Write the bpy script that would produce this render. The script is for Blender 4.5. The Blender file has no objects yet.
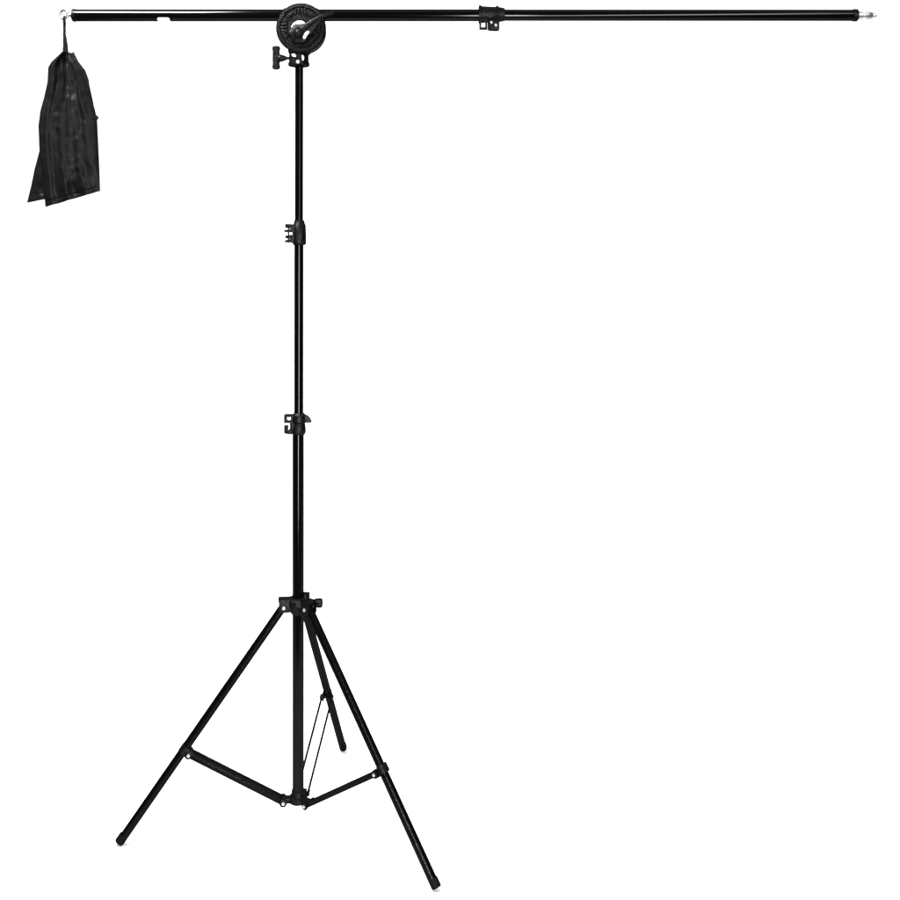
import bpy, bmesh, math, random
from mathutils import Vector, Matrix, noise
random.seed(4)
C = bpy.context.scene
S = 0.0025            # metres per unit; the stand is laid out in units of 2.5 mm
GZ = 830.0            # level of the floor, measured downwards like every height below
AX, AY, CD = 450.0, 250.0, 1090.0   # lens axis (x, level) and distance of the lens from the column

def P(x, y, d=0.0):
    """x to the right, y downwards, d towards the camera -> metres"""
    return Vector(((x - 450) * S, -d * S, (GZ - y) * S))

# ------------------------------------------------------------------ camera
cam = bpy.data.cameras.new('camera'); co = bpy.data.objects.new('camera', cam)
C.collection.objects.link(co); C.camera = co
co.location = P(AX, AY, CD); co.rotation_euler = (math.pi/2, 0, 0)
cam.sensor_width = 36; cam.lens = 36 * CD / 900.0
cam.shift_y = (AY - 450) / 900.0
cam.clip_start = 0.05; cam.clip_end = 200
# ------------------------------------------------------------------ world, lamps, exposure
C.view_settings.view_transform = 'Standard'; C.view_settings.look = 'None'
C.view_settings.exposure = 0; C.view_settings.gamma = 1
w = bpy.data.worlds.new('World'); C.world = w; w.use_nodes = True
bg = w.node_tree.nodes['Background']; bg.inputs[0].default_value = (1, 1, 1, 1); bg.inputs[1].default_value = 0.16
def lamp(name, loc, target, sx, sy, power):
    l = bpy.data.lights.new(name, 'AREA'); l.shape = 'RECTANGLE'; l.size = sx; l.size_y = sy; l.energy = power
    o = bpy.data.objects.new(name, l); C.collection.objects.link(o)
    o.location = loc
    o.rotation_euler = (Vector(target) - Vector(loc)).to_track_quat('-Z', 'Y').to_euler()
    return o
lamp('backdrop_fill', (-0.8, 1.6, 4.6), (-0.8, 4.0, 1.4), 15, 2.0, 345)  # unseen fill, added to burn the backdrop out to white
lamp('floor_fill', (-0.3, 0.3, 5.2), (-0.3, 0.3, 0), 9, 5.5, 185)  # unseen overhead fill, added to whiten the floor and wash out shadows
lamp('left_softbox', (-1.12, -0.73, 3.0), (-0.78, 0, 2.04), 0.60, 0.50, 62).data.spread = math.radians(90)
lamp('tall_strip', (0.26, -3.1, 0.75), (-0.37, 0, 0.75), 0.36, 1.5, 34).data.spread = math.radians(80)
# long strip softbox on a slant, low near the camera and high to its right
sl = lamp('slanted_strip', (1.4, -3.2, 2.2), (1.4, 0, 2.2), 4.3, 0.5, 80)
sl.data.spread = math.radians(100)
lx = Vector((0.47, 0, 0.883)); lz = Vector((-0.06, -1, 0)); lz = (lz - lx*lz.dot(lx)).normalized(); ly = lz.cross(lx)
sl.rotation_euler = Matrix((lx, ly, lz)).transposed().to_euler()

# ------------------------------------------------------------------ materials
def coated(name, dif, glo, rough, spec_col=(1, 1, 1), bump=0.0, scale=400, mottling=0.0):
    m = bpy.data.materials.new(name); m.use_nodes = True
    n = m.node_tree.nodes; L = m.node_tree.links; n.clear()
    out = n.new('ShaderNodeOutputMaterial')
    d = n.new('ShaderNodeBsdfDiffuse'); g = n.new('ShaderNodeBsdfGlossy'); a = n.new('ShaderNodeAddShader')
    d.inputs[0].default_value = (dif, dif, dif, 1)
    g.inputs['Color'].default_value = (glo*spec_col[0], glo*spec_col[1], glo*spec_col[2], 1)
    tc = n.new('ShaderNodeTexCoord'); nz = n.new('ShaderNodeTexNoise')
    nz.inputs['Scale'].default_value = scale; nz.inputs['Detail'].default_value = 4
    L.new(tc.outputs['Object'], nz.inputs['Vector'])
    mr = n.new('ShaderNodeMapRange'); L.new(nz.outputs['Fac'], mr.inputs[0])
    mr.inputs[3].default_value = rough*0.8; mr.inputs[4].default_value = rough*1.25
    L.new(mr.outputs[0], g.inputs['Roughness'])
    if mottling:
        m2 = n.new('ShaderNodeMapRange'); L.new(nz.outputs['Fac'], m2.inputs[0])
        m2.inputs[1].default_value = 0.35; m2.inputs[2].default_value = 0.65
        m2.inputs[3].default_value = dif*(1-mottling); m2.inputs[4].default_value = dif*(1+mottling)
        L.new(m2.outputs[0], d.inputs[0])
    if bump:
        b = n.new('ShaderNodeBump'); b.inputs['Strength'].default_value = bump; b.inputs['Distance'].default_value = 0.001
        L.new(nz.outputs['Fac'], b.inputs['Height'])
        L.new(b.outputs[0], d.inputs['Normal']); L.new(b.outputs[0], g.inputs['Normal'])
    L.new(d.outputs[0], a.inputs[0]); L.new(g.outputs[0], a.inputs[1]); L.new(a.outputs[0], out.inputs[0])
    return m
PAINT = coated('black_anodised_tube', 0.0004, 0.0085, 0.11)
LEGP = coated('black_leg_paint', 0.0006, 0.0055, 0.18, bump=0.8, scale=260)
PLAST = coated('black_moulded_plastic', 0.0016, 0.0075, 0.25, bump=1.0, scale=420, mottling=0.7)
RUBBER = coated('black_rubber', 0.003, 0.003, 0.6, bump=0.3)
CLOTH = coated('black_nylon_cloth', 0.0030, 0.0040, 0.38, bump=0.35, scale=900, mottling=0.3)
def principled(name, col, metal, rough):
    m = bpy.data.materials.new(name); m.use_nodes = True
    n = m.node_tree.nodes; L = m.node_tree.links; p = n['Principled BSDF']
    p.inputs['Base Color'].default_value = (*col, 1); p.inputs['Metallic'].default_value = metal
    nz = n.new('ShaderNodeTexNoise'); nz.inputs['Scale'].default_value = 300
    mr = n.new('ShaderNodeMapRange'); L.new(nz.outputs['Fac'], mr.inputs[0])
    mr.inputs[3].default_value = rough*0.8; mr.inputs[4].default_value = rough*1.2
    L.new(mr.outputs[0], p.inputs['Roughness'])
    return m
CHROME = principled('chromed_steel', (0.42, 0.42, 0.43), 1.0, 0.28)
ZINC = principled('bright_zinc', (0.48, 0.48, 0.47), 0.85, 0.35)
STICKER_GLINT = principled('white_sticker_glint', (0.85, 0.85, 0.84), 0.0, 0.4)  # white of the sticker; on washer and insert it stands in for glints
WHITE = principled('white_paper_sweep', (0.86, 0.86, 0.86), 0.0, 0.9)

# ------------------------------------------------------------------ helpers
def obj(name, bm, m, parent=None, smooth=True):
    bmesh.ops.recalc_face_normals(bm, faces=bm.faces)
    me = bpy.data.meshes.new(name); bm.to_mesh(me); bm.free()
    me.materials.append(m)
    o = bpy.data.objects.new(name, me); C.collection.objects.link(o)
    if smooth:
        me.polygons.foreach_set('use_smooth', [True]*len(me.polygons))
        me.set_sharp_from_angle(angle=math.radians(38))
    if parent is not None:
        o.parent = parent
        o.matrix_parent_inverse = base_matrix(parent).inverted()
    return o
def base_matrix(o):
    m = Matrix.Translation(o.location)
    return m if o.parent is None else Matrix.Identity(4) if o.location.length == 0 else m
def frame(axis):
    a = axis.normalized()
    u = a.orthogonal().normalized() if abs(a.z) < 0.999 else Vector((1, 0, 0))
    if abs(a.z) < 0.999: u = Vector((0, 0, 1)).cross(a).normalized()
    return a, u, a.cross(u).normalized()
def lathe(bm, o, axis, prof, n=32, lobes=0, lobe_amp=0.0, sq=(1, 1)):
    """prof: (along, radius) in units from o along axis; closed at both ends"""
    a, u, v = frame(axis); rings = []
    for t, r in prof:
        ring = []
        for k in range(n):
            th = 2*math.pi*k/n
            rr = r*(1 + (lobe_amp*math.cos(lobes*th) if lobes else 0))
            ring.append(bm.verts.new(o + a*(t*S) + (u*math.cos(th)*sq[0] + v*math.sin(th)*sq[1])*(rr*S)))
        rings.append(ring)
    for A, B in zip(rings, rings[1:]):
        for k in range(n):
            bm.faces.new((A[k], A[(k+1) % n], B[(k+1) % n], B[k]))
    bm.faces.new(rings[0][::-1]); bm.faces.new(rings[-1])
    return rings
def rod(bm, p, q, r, n=28, ch=0.5, r2=None):
    L = (q-p).length/S; r2 = r if r2 is None else r2
    lathe(bm, p, q-p, [(0, r-ch), (ch, r), (L-ch, r2), (L, r2-ch)], n)
def tube(bm, p, q, r, wall=1.0, n=36):
    """open tube with a wall, so its end shows a rim and a bore"""
    L = (q-p).length/S; a, u, v = frame(q-p); rings = []
    for t, rr in [(0.3, r), (L-0.3, r), (L, r-0.3), (L, r-wall), (0, r-wall), (0, r-0.3)]:
        rings.append([bm.verts.new(p+a*(t*S)+(u*math.cos(2*math.pi*k/n)+v*math.sin(2*math.pi*k/n))*(rr*S)) for k in range(n)])
    for i in range(6):
        A, B = rings[i], rings[(i+1) % 6]
        for k in range(n): bm.faces.new((A[k], A[(k+1) % n], B[(k+1) % n], B[k]))
def torus(bm, c, axis, R, r, n=40, m=14, arc=1.0, start=0.0, sq=1.0):
    a, u, v = frame(axis); rings = []
    N = n if arc >= 1 else n+1
    for i in range(N):
        th = start + 2*math.pi*arc*i/n
        e = u*math.cos(th) + v*math.sin(th)
        rings.append([bm.verts.new(c + e*(R*S) + (e*math.cos(2*math.pi*k/m) + a*sq*math.sin(2*math.pi*k/m))*(r*S)) for k in range(m)])
    for i in range(n):
        A, B = rings[i], rings[(i+1) % N]
        for k in range(m): bm.faces.new((A[k], A[(k+1) % m], B[(k+1) % m], B[k]))
    if arc < 1: bm.faces.new(rings[0]); bm.faces.new(rings[-1][::-1])
def path(bm, pts, r, m=12):
    rings = []
    for i, p in enumerate(pts):
        t = (pts[min(i+1, len(pts)-1)] - pts[max(i-1, 0)]).normalized()
        y = Vector((0, 1, 0)); u = y.cross(t).normalized(); v = t.cross(u)
        rr = r[i] if isinstance(r, (list, tuple)) else r
        rings.append([bm.verts.new(p+(u*math.cos(2*math.pi*k/m)+v*math.sin(2*math.pi*k/m))*(rr*S)) for k in range(m)])
    for A, B in zip(rings, rings[1:]):
        for k in range(m): bm.faces.new((A[k], A[(k+1) % m], B[(k+1) % m], B[k]))
    bm.faces.new(rings[0]); bm.faces.new(rings[-1][::-1])
def prism(bm, poly, d0, d1, bev=0.6, hole=None):
    """outline (x, y) extruded between two depths"""
    A = [bm.verts.new(P(x, y, d0)) for x, y in poly]; B = [bm.verts.new(P(x, y, d1)) for x, y in poly]
    n = len(poly); fs = []
    for k in range(n): fs.append(bm.faces.new((A[k], A[(k+1) % n], B[(k+1) % n], B[k])))
    fs.append(bm.faces.new(A[::-1])); fs.append(bm.faces.new(B))
    if bev:
        es = list({e for f in fs for e in f.edges})
        bmesh.ops.bevel(bm, geom=es, offset=bev*S, segments=2, affect='EDGES', profile=0.6, clamp_overlap=True)
def box(bm, c, sx, sy, sz, rot=None, bev=0.5):
    r = bmesh.ops.create_cube(bm, size=1.0)
    M = Matrix.Translation(c) @ (rot.to_4x4() if rot else Matrix.Identity(4)) @ Matrix.Diagonal((sx*S, sy*S, sz*S, 1))
    bmesh.ops.transform(bm, matrix=M, verts=r['verts'])
    if bev:
        es = list({e for v in r['verts'] for e in v.link_edges})
        bmesh.ops.bevel(bm, geom=es, offset=bev*S, segments=2, affect='EDGES', profile=0.6, clamp_overlap=True)
def loop_plate(bm, x0, x1, y0, y1, t, d0, d1):
    """rectangular eye with an open middle: four butted bars as one ring"""
    outer = [(x0, y0), (x1, y0), (x1, y1), (x0, y1)]; inner = [(x0+t, y0+t), (x1-t, y0+t), (x1-t, y1-t), (x0+t, y1-t)]
    V = {}
    for nm, poly in (('o', outer), ('i', inner)):
        for dn, d in (('a', d0), ('b', d1)): V[nm+dn] = [bm.verts.new(P(x, y, d)) for x, y in poly]
    for k in range(4):
        j = (k+1) % 4
        bm.faces.new((V['oa'][k], V['oa'][j], V['ob'][j], V['ob'][k]))
        bm.faces.new((V['ia'][k], V['ib'][k], V['ib'][j], V['ia'][j]))
        bm.faces.new((V['oa'][k], V['ia'][k], V['ia'][j], V['oa'][j]))
        bm.faces.new((V['ob'][k], V['ob'][j], V['ib'][j], V['ib'][k]))
NB = bmesh.new
X, Y, Z = Vector((1, 0, 0)), Vector((0, 1, 0)), Vector((0, 0, 1))
DOWN = -Z; FRONT = -Y

# ------------------------------------------------------------------ white sweep
bm = NB(); prof = [(-1.1, 0.0), (3.2, 0.0)]
for k in range(1, 17):
    a = k/16*math.pi/2; prof.append((3.2+1.8*math.sin(a), 1.8-1.8*math.cos(a)))
prof.append((5.0, 6.0))
xs = (-9.0, 9.0); rows = [[bm.verts.new((x, y, z)) for x in xs] for y, z in prof]
for A, B in zip(rows, rows[1:]): bm.faces.new((A[0], A[1], B[1], B[0]))
sw = obj('backdrop', bm, WHITE); sw['kind'] = 'structure'

# ------------------------------------------------------------------ the boom stand
CX = 298.3
stand = bpy.data.objects.new('boom_stand', None); C.collection.objects.link(stand)
stand.location = P(CX, GZ, 0)
stand['label'] = 'black metal boom stand with a long horizontal arm on a three legged base'
stand['category'] = 'light stand'
def part(name, bm, m, parent=None, label=None, smooth=True):
    o = obj(name, bm, m, None, smooth)
    par = parent or stand
    o.parent = par
    # geometry is laid out in metres at its final place; move it into the thing's own space
    if par is stand:
        o.data.transform(Matrix.Translation(-stand.location))
    else:
        o.data.transform(Matrix.Translation(-stand.location if root_of(par) is stand else -root_of(par).location))
    if label: o['label'] = label
    return o
def root_of(o):
    while o.parent: o = o.parent
    return o

# column in three telescoping sections
bm = NB(); tube(bm, P(298.2, 798.5), P(298.2, 424), 5.6, 1.0); low = part('pole_section', bm, PAINT)
bm = NB(); tube(bm, P(298.7, 440), P(298.9, 236), 4.55, 0.8); mid = part('pole_section', bm, PAINT)
bm = NB(); tube(bm, P(298.9, 250), P(299.2, 57), 4.05, 0.7); top = part('pole_section', bm, PAINT)

# boom arm
bm = NB(); tube(bm, P(73.6, 15.4), P(484, 15.3), 5.95, 0.9)
boom = part('boom_arm', bm, PAINT, label='thicker left section of the horizontal arm')
bm = NB(); tube(bm, P(470, 15.2), P(856.5, 15.3), 5.6*1.0, 0.9)
boom2 = part('arm_extension', bm, PAINT)
bm = NB(); lathe(bm, P(72.6, 15.4), X, [(0, 4.6), (0, 5.7), (0.6, 6.3), (3.0, 6.3), (3.4, 5.98)]); part('end_cap', bm, PLAST, boom)
bm = NB(); lathe(bm, P(852.5, 15.3), X, [(0, 5.7), (0.5, 6.15), (4.2, 6.15), (5.0, 5.4), (5.2, 3.5)]); part('end_cap', bm, PLAST, boom2)
bm = NB(); lathe(bm, P(857.2, 15.3), X, [(0, 2.2), (0.4, 4.3), (4.6, 4.3), (5.3, 3.0), (8.2, 3.0), (9.0, 4.3), (13.6, 4.3), (14.8, 3.4), (15.0, 2.2), (18.6, 2.2), (19.4, 1.4)])
part('spigot', bm, CHROME, boom2)
bm = NB(); lathe(bm, P(72.9, 15.2), -X, [(0, 3.4), (1.4, 3.4), (1.8, 2.0), (4.0, 1.8), (4.2, 1.2)])
torus(bm, P(64.2, 14.4), (Y*0.94 + X*0.34), 4.4, 1.45, 44, 12)
part('eye_hook', bm, CHROME, boom)
# maker's sticker, a white slip wrapped under the tube
bm = NB(); n = 12; grid = []
for i, xx in enumerate((158.5, 160.2, 169.0, 170.6)):
    e = 0.12 if i in (0, 3) else 0.0
    grid.append([bm.verts.new(P(xx, 15.4+6.15*math.sin(a), 6.15*math.cos(a))) for a in [math.radians(32+e*50 + k*(75-e*100)/(n-1)) for k in range(n)]])
for A, B in zip(grid, grid[1:]):
    for k in range(n-1): bm.faces.new((A[k], A[k+1], B[k+1], B[k]))
part('sticker', bm, STICKER_GLINT, boom)

# clamp where the extension slides out of the arm
bm = NB()
lathe(bm, P(478.6, 14.6), X, [(0, 5.97), (0, 8.2), (0.6, 9.3), (2.4, 9.3), (3.0, 8.3), (10, 7.9), (17.0, 7.6), (17.6, 8.6), (19.6, 8.6), (20.4, 7.4), (23.5, 6.9), (26.0, 6.3), (26.2, 5.7)], 40)
loop_plate(bm, 479.2, 487.0, 20.4, 30.4, 1.9, 2.0, 6.5)
prism(bm, [(487.6, 19.5), (499.2, 19.5), (499.4, 30.0), (497, 30.6), (489.5, 30.4), (487.6, 29.2)], -4.5, 5.0, 0.8)
bc = part('arm_clamp', bm, PLAST)
bm = NB(); lathe(bm, P(491.2, 23.6, 4.2), FRONT, [(0, 1.5), (2.0, 1.5), (2.5, 1.0)], 6); part('bolt', bm, ZINC, bc)
bm = NB(); lathe(bm, P(495.6, 26.6, 4.2), FRONT, [(0, 1.3), (4.0, 1.3), (4.6, 0.9)], 20); part('bolt', bm, ZINC, bc)
bm = NB(); path(bm, [P(488.5, 19.5, 7.5), P(492, 18.6, 9.4), P(496.5, 16.6, 9.8), P(500.4, 13.4, 8.8)], [1.2, 1.7, 1.6, 1.1]); part('clamp_lever', bm, PLAST, bc)

# tilting head: a serrated disc in front of the arm, a smaller jaw behind it
HX, HY = 302.3, 30.0
bm = NB()
lathe(bm, P(HX, HY, 6.6), FRONT, [(0, 22.6), (0.8, 24.2), (5.4, 24.2), (6.4, 23.4), (6.6, 20.6), (5.4, 19.8), (5.4, 13.0), (6.8, 12.2), (7.0, 6)], 72)
for k in range(30):      # teeth on the face of the disc
    a = 2*math.pi*k/30
    c = P(HX + 16.4*math.cos(a), HY + 16.4*math.sin(a), 12.4)
    box(bm, c, 6.4, 1.6, 1.4, Matrix.Rotation(-a, 3, 'Y'), 0.35)
torus(bm, P(HX, HY, 9.4), Y, 23.6, 1.2, 72, 10)
# top rib of the casting
torus(bm, P(HX, HY+0.3, 5.2), Y, 23.4, 1.9, 30, 10, arc=0.2, start=math.radians(0))
disc = part('tilt_disc', bm, PLAST)
bm = NB()
lathe(bm, P(HX, HY, -6.8), Y, [(0, 20.5), (0.5, 22.4), (5.0, 22.6), (6.2, 21.2), (6.6, 12), (9.0, 11), (9.6, 9.5)], 60)
part('rear_jaw', bm, PLAST)
# sleeve that carries the arm between disc and jaw
bm = NB(); lathe(bm, P(284, 15.4), X, [(0, 6.0), (0, 6.7), (0.6, 7.1), (33.4, 7.1), (34, 6.7), (34, 6.0)], 36)
part('arm_sleeve', bm, PLAST)
bm = NB(); lathe(bm, P(301.4, 31.8, 13.0), FRONT, [(0, 8.1), (1.0, 8.1), (1.5, 7.6)], 40); part('washer', bm, STICKER_GLINT, disc)  # plain white in place of the bright glint on a chrome washer
# locking handle: round boss with a long lever lying up and to the right
bm = NB()
lathe(bm, P(301.6, 36.9, 14.6), FRONT, [(0, 10.0), (0.8, 10.4), (3.6, 9.8), (4.6, 8.2), (4.8, 5.2), (7.6, 4.6), (8.6, 3.4)], 48, 6, 0.05)
prism(bm, [(303.5, 30.2), (307.0, 26.6), (312.6, 23.8), (320.2, 20.4), (324, 23.4), (318, 31.0), (314.5, 36.0), (310, 40), (302, 38)], 15.2, 18.8, 0.7)
path(bm, [P(302, 34.5, 17), P(307.5, 30.0, 18), P(315.5, 24.6, 18), P(322.5, 20.4, 17), P(329.0, 17.6, 15.5), P(335, 15.8, 13.0)], [3.2, 3.0, 2.6, 2.3, 2.2, 1.7], 16)
han = part('lock_handle', bm, PLAST, disc)
bm = NB(); lathe(bm, P(301.6, 36.9, 23.1), FRONT, [(0, 2.6), (1.0, 2.6), (1.6, 1.6)], 6); part('bolt', bm, PLAST, disc)
bm = NB(); prism(bm, [(305.5, 40.7), (307.5, 37.3), (310.1, 35.0), (311.8, 35.4), (311.2, 37.5), (309.1, 39.3), (308.1, 42.3), (306.3, 42.9)], 18.0, 21.0, 0.4)
part('glint_insert', bm, STICKER_GLINT, disc)  # white insert added on the boss to stand in for a glint
# neck and socket under the head
bm = NB()
prism(bm, [(289.0, 44.5), (311.0, 44.5), (309.6, 50.5), (309.3, 54.5), (289.4, 54.5), (289.2, 50.5)], -6.0, 9.5, 1.0)
lathe(bm, P(298.9, 53.0, 0), DOWN, [(0, 9.6), (9.4, 9.8), (10.2, 10.6), (12.6, 10.6), (13.2, 9.8), (13.2, 4.3)], 40)
neck = part('socket', bm, PLAST)
bm = NB(); lathe(bm, P(299.4, 63.6, 8.8), FRONT, [(0, 2.0), (1.8, 2.0), (2.4, 1.3)], 6); part('bolt', bm, ZINC, neck)
bm = NB(); prism(bm, [(293.0, 56.0), (296.6, 55.7), (297.8, 57.6), (296.6, 59.2), (294.8, 58.4), (293.4, 58.2)], 8.6, 11.0, 0.5); part('glint_plate', bm, ZINC, neck)  # irregular bright plate, added in the shape of a white glint
bm = NB(); prism(bm, [(303.0, 57.0), (304.8, 56.8), (305.6, 59.0), (304.8, 62.4), (303.4, 62.0), (303.6, 59.4)], 8.2, 10.6, 0.5); part('glint_plate', bm, ZINC, neck)  # second added plate, cut like the glint on the right
bm = NB()
lathe(bm, P(289.8, 58.2, 0), -X, [(0, 1.4), (3.0, 1.5), (5.0, 2.6), (8.4, 3.6), (10.0, 3.9), (11.0, 3.4)], 24)
lathe(bm, P(276.2, 46.2, 0), DOWN, [(0, 2.6), (0.8, 3.8), (2.6, 4.0), (5.0, 3.5), (11.5, 3.7), (18.0, 3.5), (20.6, 4.0), (22.2, 3.8), (23.2, 2.4)], 24, sq=(1, 0.7))
part('thumb_screw', bm, PLAST, neck)

# pole clamps
def pole_clamp(y0, y1, rr, cx, kind):
    bm = NB(); h = y1-y0
    if kind == 'upper':
        lathe(bm, P(cx, y0, 0), DOWN, [(-3.5, 4.9), (0, rr-0.9), (1.2, rr), (h*0.55, rr+0.45), (h-2.2, rr+0.5), (h-0.6, rr-0.3), (h, rr-1.4)], 36)
        for (ya, yb, xa, t) in ((y0+2.0, y0+3.4, 285.8, 3.6), (y0+7.3, y0+6.8, 284.9, 2.0), (y0+13.2, y0+13.1, 286.0, 2.8), (y0+17.6, y0+16.4, 285.6, 2.2)):
            prism(bm, [(xa, ya-t/2), (295, yb-t/2-1.0), (295, yb+t/2+1.0), (xa, ya+t/2)], -3.5, 5.2, 0.4)
        prism(bm, [(290.6, y0+13.2), (295, y0+12.5), (295, y0+19.6), (290.6, y0+18.8)], -3.0, 4.6, 0.5)
    else:
        lathe(bm, P(cx, y0, 0), DOWN, [(-1.2, 5.0), (0, rr-0.6), (1.0, rr+0.6), (7.2, rr+0.6), (8.6, rr-0.6), (13, rr), (h-3.0, rr+0.3), (h-1.0, rr-0.5), (h, rr-1.2)], 36)
        loop_plate(bm, 284.7, 293.4, y0+0.2, y0+8.2, 1.9, -3.5, 5.0)
        prism(bm, [(284.7, y0+11.0), (287.6, y0+11.6), (288.0, y0+15.6), (293, y0+15.6), (293, y0+19.4), (288.6, y0+19.2), (284.8, y0+18.4)], -3.5, 5.0, 0.4)
        prism(bm, [(303, y0-0.2), (307.2, y0+1.2), (310.2, y0+4.2), (311.6, y0+8.0), (303, y0+8.2)], -2.6, 3.4, 0.5)
        prism(bm, [(290.5, y0+8.0), (295, y0+7.0), (295, y0+17.0), (290.5, y0+16)], -3.0, 4.6, 0.5)
    c = part('pole_clamp', bm, PLAST)
    # screw through the ears, facing the camera, and a lever plate on the body
    bm = NB()
    ym = y0 + (9.6 if kind == 'upper' else 10.2)
    prism(bm, [(296.2, ym+1.0), (299.6, ym-1.6), (301.4, ym+2.4), (301.0, ym+7.2), (298.6, ym+9.6), (296.6, ym+7.6)], rr-1.2, rr+1.6, 0.6)
    part('clamp_lever', bm, PLAST, c)
    bm = NB(); rod(bm, P(288.7, y0+2.0, 0.8), P(288.7, y1-2.4, 0.8), 0.75, 12, 0.1)
    part('screw', bm, ZINC if kind != 'upper' else PLAST, c)
pole_clamp(223.8, 245.2, 6.4, 299.3, 'upper')
pole_clamp(414.2, 434.6, 6.7, 298.9, 'lower')

# ------------------------------------------------------------------ three-legged base
def ground(px, py):                     # floor point of a foot, from where it stands
    k = (py-AY)/(GZ-AY); return (450 + (px-450)/k, CD*(1-1/k))
feet = [ground(119.5, 845.0), ground(436.5, 890.5), ground(343.2, 750.5)]
frac = [0.612, 0.600, 0.592]
# hub: a collar with a flat crown and three pairs of ears
bm = NB()
lathe(bm, P(CX, 596.6, 0), DOWN, [(0, 6.2), (0.6, 9.0), (2.2, 11.2), (7.2, 11.4), (9.6, 9.2), (16, 7.4), (17.2, 6.4), (17.2, 5.7)], 40)
dirs = []
for fx, fd in feet:
    u = Vector(((fx-CX), -fd, 0)).normalized(); dirs.append(u)
    v = Vector((-u.y, u.x, 0))
    rot = Matrix((u, v, Z)).transposed()
    for s in (-1, 1):
        c = P(CX, 604.0, 0) + u*(13.0*S) + v*(s*5.6*S)
        box(bm, c, 12.5, 1.5, 12.5, rot, 0.5)
    box(bm, P(CX, 598.6, 0) + u*(13.2*S), 13.2, 12.8, 2.0, rot, 0.6)
hub = part('hub', bm, PLAST)
bm = NB()
lathe(bm, P(304, 601.6, 3.5), (X*0.98 + FRONT*0.1), [(0, 1.8), (9.4, 1.8), (10.2, 3.0), (12.0, 4.3), (16.2, 4.8), (18.6, 4.4), (19.0, 2.8)], 30, 5, 0.07)
part('thumb_screw', bm, PLAST, hub)
bm = NB(); lathe(bm, P(305.6, 599, 2.0), Z, [(0, 3.0), (4.2, 3.0), (5.0, 2.4), (6.6, 1.8)], 16); part('stop_pin', bm, PLAST, hub)
# bottom collar of the column with three yokes
bm = NB()
lathe(bm, P(298.2, 789.5, 0), DOWN, [(0, 5.7), (0.4, 6.5), (5.6, 6.9), (6.4, 9.2), (11.4, 9.4), (12.4, 8.2), (12.4, 5.0)], 36)
for u in dirs:
    v = Vector((-u.y, u.x, 0)); rot = Matrix((u, v, Z)).transposed()
    box(bm, P(298.2, 798.6, 0)+u*(11.2*S), 11.0, 8.6, 5.0, rot, 0.8)
spr = part('spreader_collar', bm, PLAST)
for i, ((fx, fd), u) in enumerate(zip(feet, dirs)):
    v = Vector((-u.y, u.x, 0))
    a = P(CX, 605.5, 0) + u*(14.5*S)
    f = P(fx, GZ-2.2, fd); d = (f-a).normalized()
    L = (f-a).length/S
    bm = NB()
    lathe(bm, a - d*(3.0*S), d, [(0, 3.2), (0.8, 4.15), (L+1.5, 4.2), (L+1.8, 3.9)], 32)
    leg = part('leg', bm, LEGP)
    # rubber foot resting on the floor
    bm = NB(); lathe(bm, f - d*(7.5*S), d, [(0, 4.2), (0.2, 4.45), (7.4, 4.55), (8.4, 4.2)], 28)
    low_z = min(vv.co.z for vv in bm.verts)
    bmesh.ops.translate(bm, verts=bm.verts, vec=(0, 0, -low_z + 0.0004))
    part('foot', bm, RUBBER, leg)
    # pivot pin in the hub ears and its bright heads
    j = a + (f-a)*frac[i]
    bm = NB(); lathe(bm, a + v*(7.0*S), -v, [(-0.4, 1.1), (0, 1.7), (14.0, 1.7), (14.4, 1.1)], 20); part('rivet', bm, ZINC, leg)
    # saddle round the leg where the brace is pinned
    rotL = Matrix((d, v, d.cross(v))).transposed()
    bm = NB(); lathe(bm, j - d*(5.0*S), d, [(0, 4.2), (0.2, 4.6), (8, 4.6), (8.2, 4.2)], 28)
    side = v if i != 1 else v
    inward = (-u).lerp(Vector((0, 0, 0)), 0)
    nrm = (inward - d*inward.dot(d)).normalized()
    jp = j + nrm*(5.6*S)
    for s in (-1, 1):
        box(bm, j + nrm*(4.4*S) + v*(s*4.35*S), 8.0, 1.2, 8.0, rotL, 0.4)
    if i == 1: box(bm, j - nrm*(5.2*S) - d*(1.0*S), 8.5, 4.5, 3.0, rotL, 0.6)
    part('bracket', bm, PLAST, leg)
    # brace: a pair of flat strips on either side of the leg
    b = P(298.2, 799.2, 0) + u*(15.0*S)
    bd = (b-jp).normalized(); bl = (b-jp).length/S
    rotB = Matrix((bd, v, bd.cross(v))).transposed()
    bm = NB()
    for s in (-1, 1):
        box(bm, (b+jp)/2 + v*(s*5.75*S), bl+6.5, 1.15, 4.9, rotB, 0.35)
    br = part('brace', bm, LEGP)
    for q, nm in ((jp, 'rivet'), (b, 'rivet')):
        bm = NB(); lathe(bm, q + v*(7.0*S), -v, [(-0.2, 3.2), (0, 3.6), (1.3, 3.6), (1.3, 1.0), (12.7, 1.0), (12.7, 3.6), (14.0, 3.6), (14.2, 3.2)], 24)
        pin = part('pivot_pin', bm, PLAST, br)
        for s in (-1, 1):
            bm = NB(); lathe(bm, q + v*(s*7.1*S), v*s, [(0, 1.5), (0.7, 1.5), (1.1, 0.9)], 18); part(nm, bm, ZINC, br)

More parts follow.
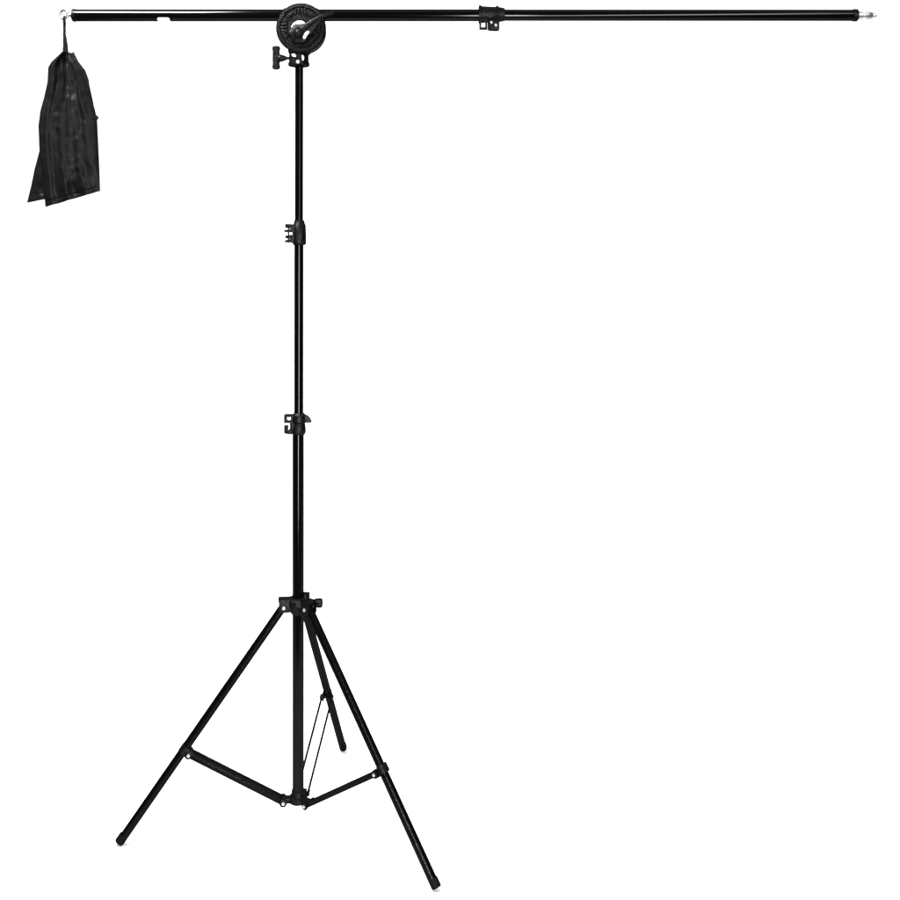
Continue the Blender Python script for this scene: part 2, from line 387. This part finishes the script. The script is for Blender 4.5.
# ------------------------------------------------------------------ counterweight bag
bag = bpy.data.objects.new('sandbag', None); C.collection.objects.link(bag)
bag.location = P(68, 207, 0)
bag['label'] = 'empty black cloth weight bag hanging from the left end of the arm'
bag['category'] = 'weight bag'
def interp(tab, t):
    for (t0, a, b), (t1, c, d) in zip(tab, tab[1:]):
        if t <= t1:
            k = (t-t0)/(t1-t0); return (a+(c-a)*k, b+(d-b)*k)
    return tab[-1][1:]
def pouch(name, Lc, Rc, d0, tmax, seed, rows=110, cols=64):
    """two cloth faces sewn together along the sides and hem, with hanging folds"""
    bm = NB(); faces = []
    def face_pt(v, u, side):
        l = interp(Lc, v); r = interp(Rc, v)
        x = l[0] + (r[0]-l[0])*u; y = l[1] + (r[1]-l[1])*u
        edge = max(0.0, 1-abs(2*u-1)**2.6)**0.5
        t = tmax*edge*(0.55+0.45*math.sin(math.pi*min(1, v*0.9+0.12)))*(1-0.80*max(0, (v-0.80)/0.20)**2)
        # folds: run down from the gathered top, fanning out, fading toward the hem
        wdt = 1.0
        f = 0
        for q, (fr, amp, ph) in enumerate(((2.3, 1.9, 0.4), (4.1, 1.5, 1.7), (7.3, 0.8, 3.0))):
            nn = noise.noise(Vector((u*1.5+q*3, v*1.8, seed)))*3.2
            f += amp*math.sin(fr*2*math.pi*(u-0.5)*(1.25-0.35*v)+ph+nn+seed)
        gather = 1.25-0.65*v
        cr = noise.noise(Vector((x*0.075+seed, y*0.05, side*7+seed)))*2.4
        cr += (0.5-abs(noise.noise(Vector((x*0.10+y*0.05, y*0.075-x*0.05, side*3+seed*2)))))*2.0
        cr += noise.noise(Vector((x*0.25, y*0.13, side*5+seed*3)))*0.5
        dep = side*t + (f*gather*0.75 + cr*(1.0 if side > 0 else 0.5))*edge
        hem = max(0, 1-abs(v-0.965)/0.006)
        return P(x, y, d0 + dep - side*hem*1.1*edge)
    us = [0.5-0.5*math.cos(math.pi*k/(cols-1)) for k in range(cols)]
    us = [0.6*a + 0.4*k/(cols-1) for k, a in enumerate(us)]
    ring_rows = []
    for i in range(rows):
        v = i/(rows-1)
        front = [bm.verts.new(face_pt(v, u, 1)) for u in us]
        back = [front[0]] + [bm.verts.new(face_pt(v, u, -1)) for u in us[1:-1]] + [front[-1]]
        ring_rows.append(front + back[-2:0:-1])
    n = len(ring_rows[0])
    for A, B in zip(ring_rows, ring_rows[1:]):
        for k in range(n): bm.faces.new((A[k], A[(k+1) % n], B[(k+1) % n], B[k]))
    bm.faces.new(ring_rows[0]); bm.faces.new(ring_rows[-1][::-1])
    return part(name, bm, CLOTH, bag)
# heights down the sides as (fraction, x, y)
Lf = [(0, 63.5, 53), (0.04, 60, 56.5), (0.09, 53, 63), (0.13, 49.6, 68), (0.19, 49.0, 82), (0.30, 45.4, 98), (0.37, 41.6, 112), (0.45, 39.8, 126), (0.60, 40.6, 150), (0.80, 43.8, 180), (1.0, 46.8, 207.2)]
Rf = [(0, 73.5, 54), (0.04, 75.8, 57.5), (0.09, 81.5, 64.5), (0.13, 86.5, 71), (0.19, 89.8, 80), (0.30, 92.2, 98), (0.37, 95.6, 108), (0.45, 98.2, 119), (0.60, 99.4, 142), (0.80, 100.6, 168), (1.0, 101.4, 191.2)]
pouch('front_pouch', Lf, Rf, 3.6, 7.0, 1.3)
Lb = [(0, 64, 55), (0.05, 57, 62), (0.10, 50.5, 69), (0.22, 48.4, 84), (0.35, 43, 102), (0.48, 38.2, 119), (0.58, 38.0, 132), (0.66, 37.6, 146), (0.80, 31.5, 169), (0.90, 28.5, 184), (1.0, 24.0, 202.6)]
Rb = [(0, 72.5, 57), (0.05, 76, 61), (0.10, 81, 69), (0.22, 87, 84), (0.35, 91, 102), (0.48, 93, 119), (0.58, 93.5, 132), (0.66, 94, 146), (0.80, 94.5, 165), (0.90, 95, 176), (1.0, 95.5, 188.0)]
pouch('rear_pouch', Lb, Rb, -7.5, 5.0, 5.1)
# strap looped through the eye and sewn into the gathered top, with the puckered corner of the seam
bm = NB()
cl = [(64.4, 18.6, 1.1), (64.5, 22, 1.5), (64.5, 27, 1.25), (64.6, 33, 1.3), (65.0, 39, 1.8), (65.4, 45, 2.3), (65.7, 52, 2.8), (66.4, 60, 4.4)]
rows_ = []
for k in range(43):
    t = k/42*(len(cl)-1); i = min(int(t), len(cl)-2); q = t-i
    x, y, wd = [cl[i][j]+(cl[i+1][j]-cl[i][j])*q for j in range(3)]
    x += 0.08*math.sin(k*0.9)
    for_ring = []
    for m_ in range(14):
        a = 2*math.pi*m_/14
        for_ring.append(bm.verts.new(P(x + wd*math.cos(a)*(1+0.06*math.sin(3*a+k*0.3)), y, 1.0*math.sin(a)*(1+0.2*math.sin(4*a+k*0.3))*1.5+0.4)))
    rows_.append(for_ring)
for A, B in zip(rows_, rows_[1:]):
    for k in range(14): bm.faces.new((A[k], A[(k+1) % 14], B[(k+1) % 14], B[k]))
bm.faces.new(rows_[0]); bm.faces.new(rows_[-1][::-1])
torus(bm, P(64.5, 18.2, 0.2), X, 1.5, 1.0, 20, 10)
strap = part('strap', bm, CLOTH, bag)
bm = NB(); prism(bm, [(70.5, 58), (71.6, 54.6), (74.2, 52.2), (75.2, 54.8), (78.5, 61)], 0.5, 3.5, 0.6)
part('seam_tab', bm, CLOTH, bag)
bm = NB(); prism(bm, [(95.5, 114), (99.3, 117), (98.9, 119.4), (96, 122)], 1.5, 5.0, 0.5)
part('seam_tab', bm, CLOTH, bag)
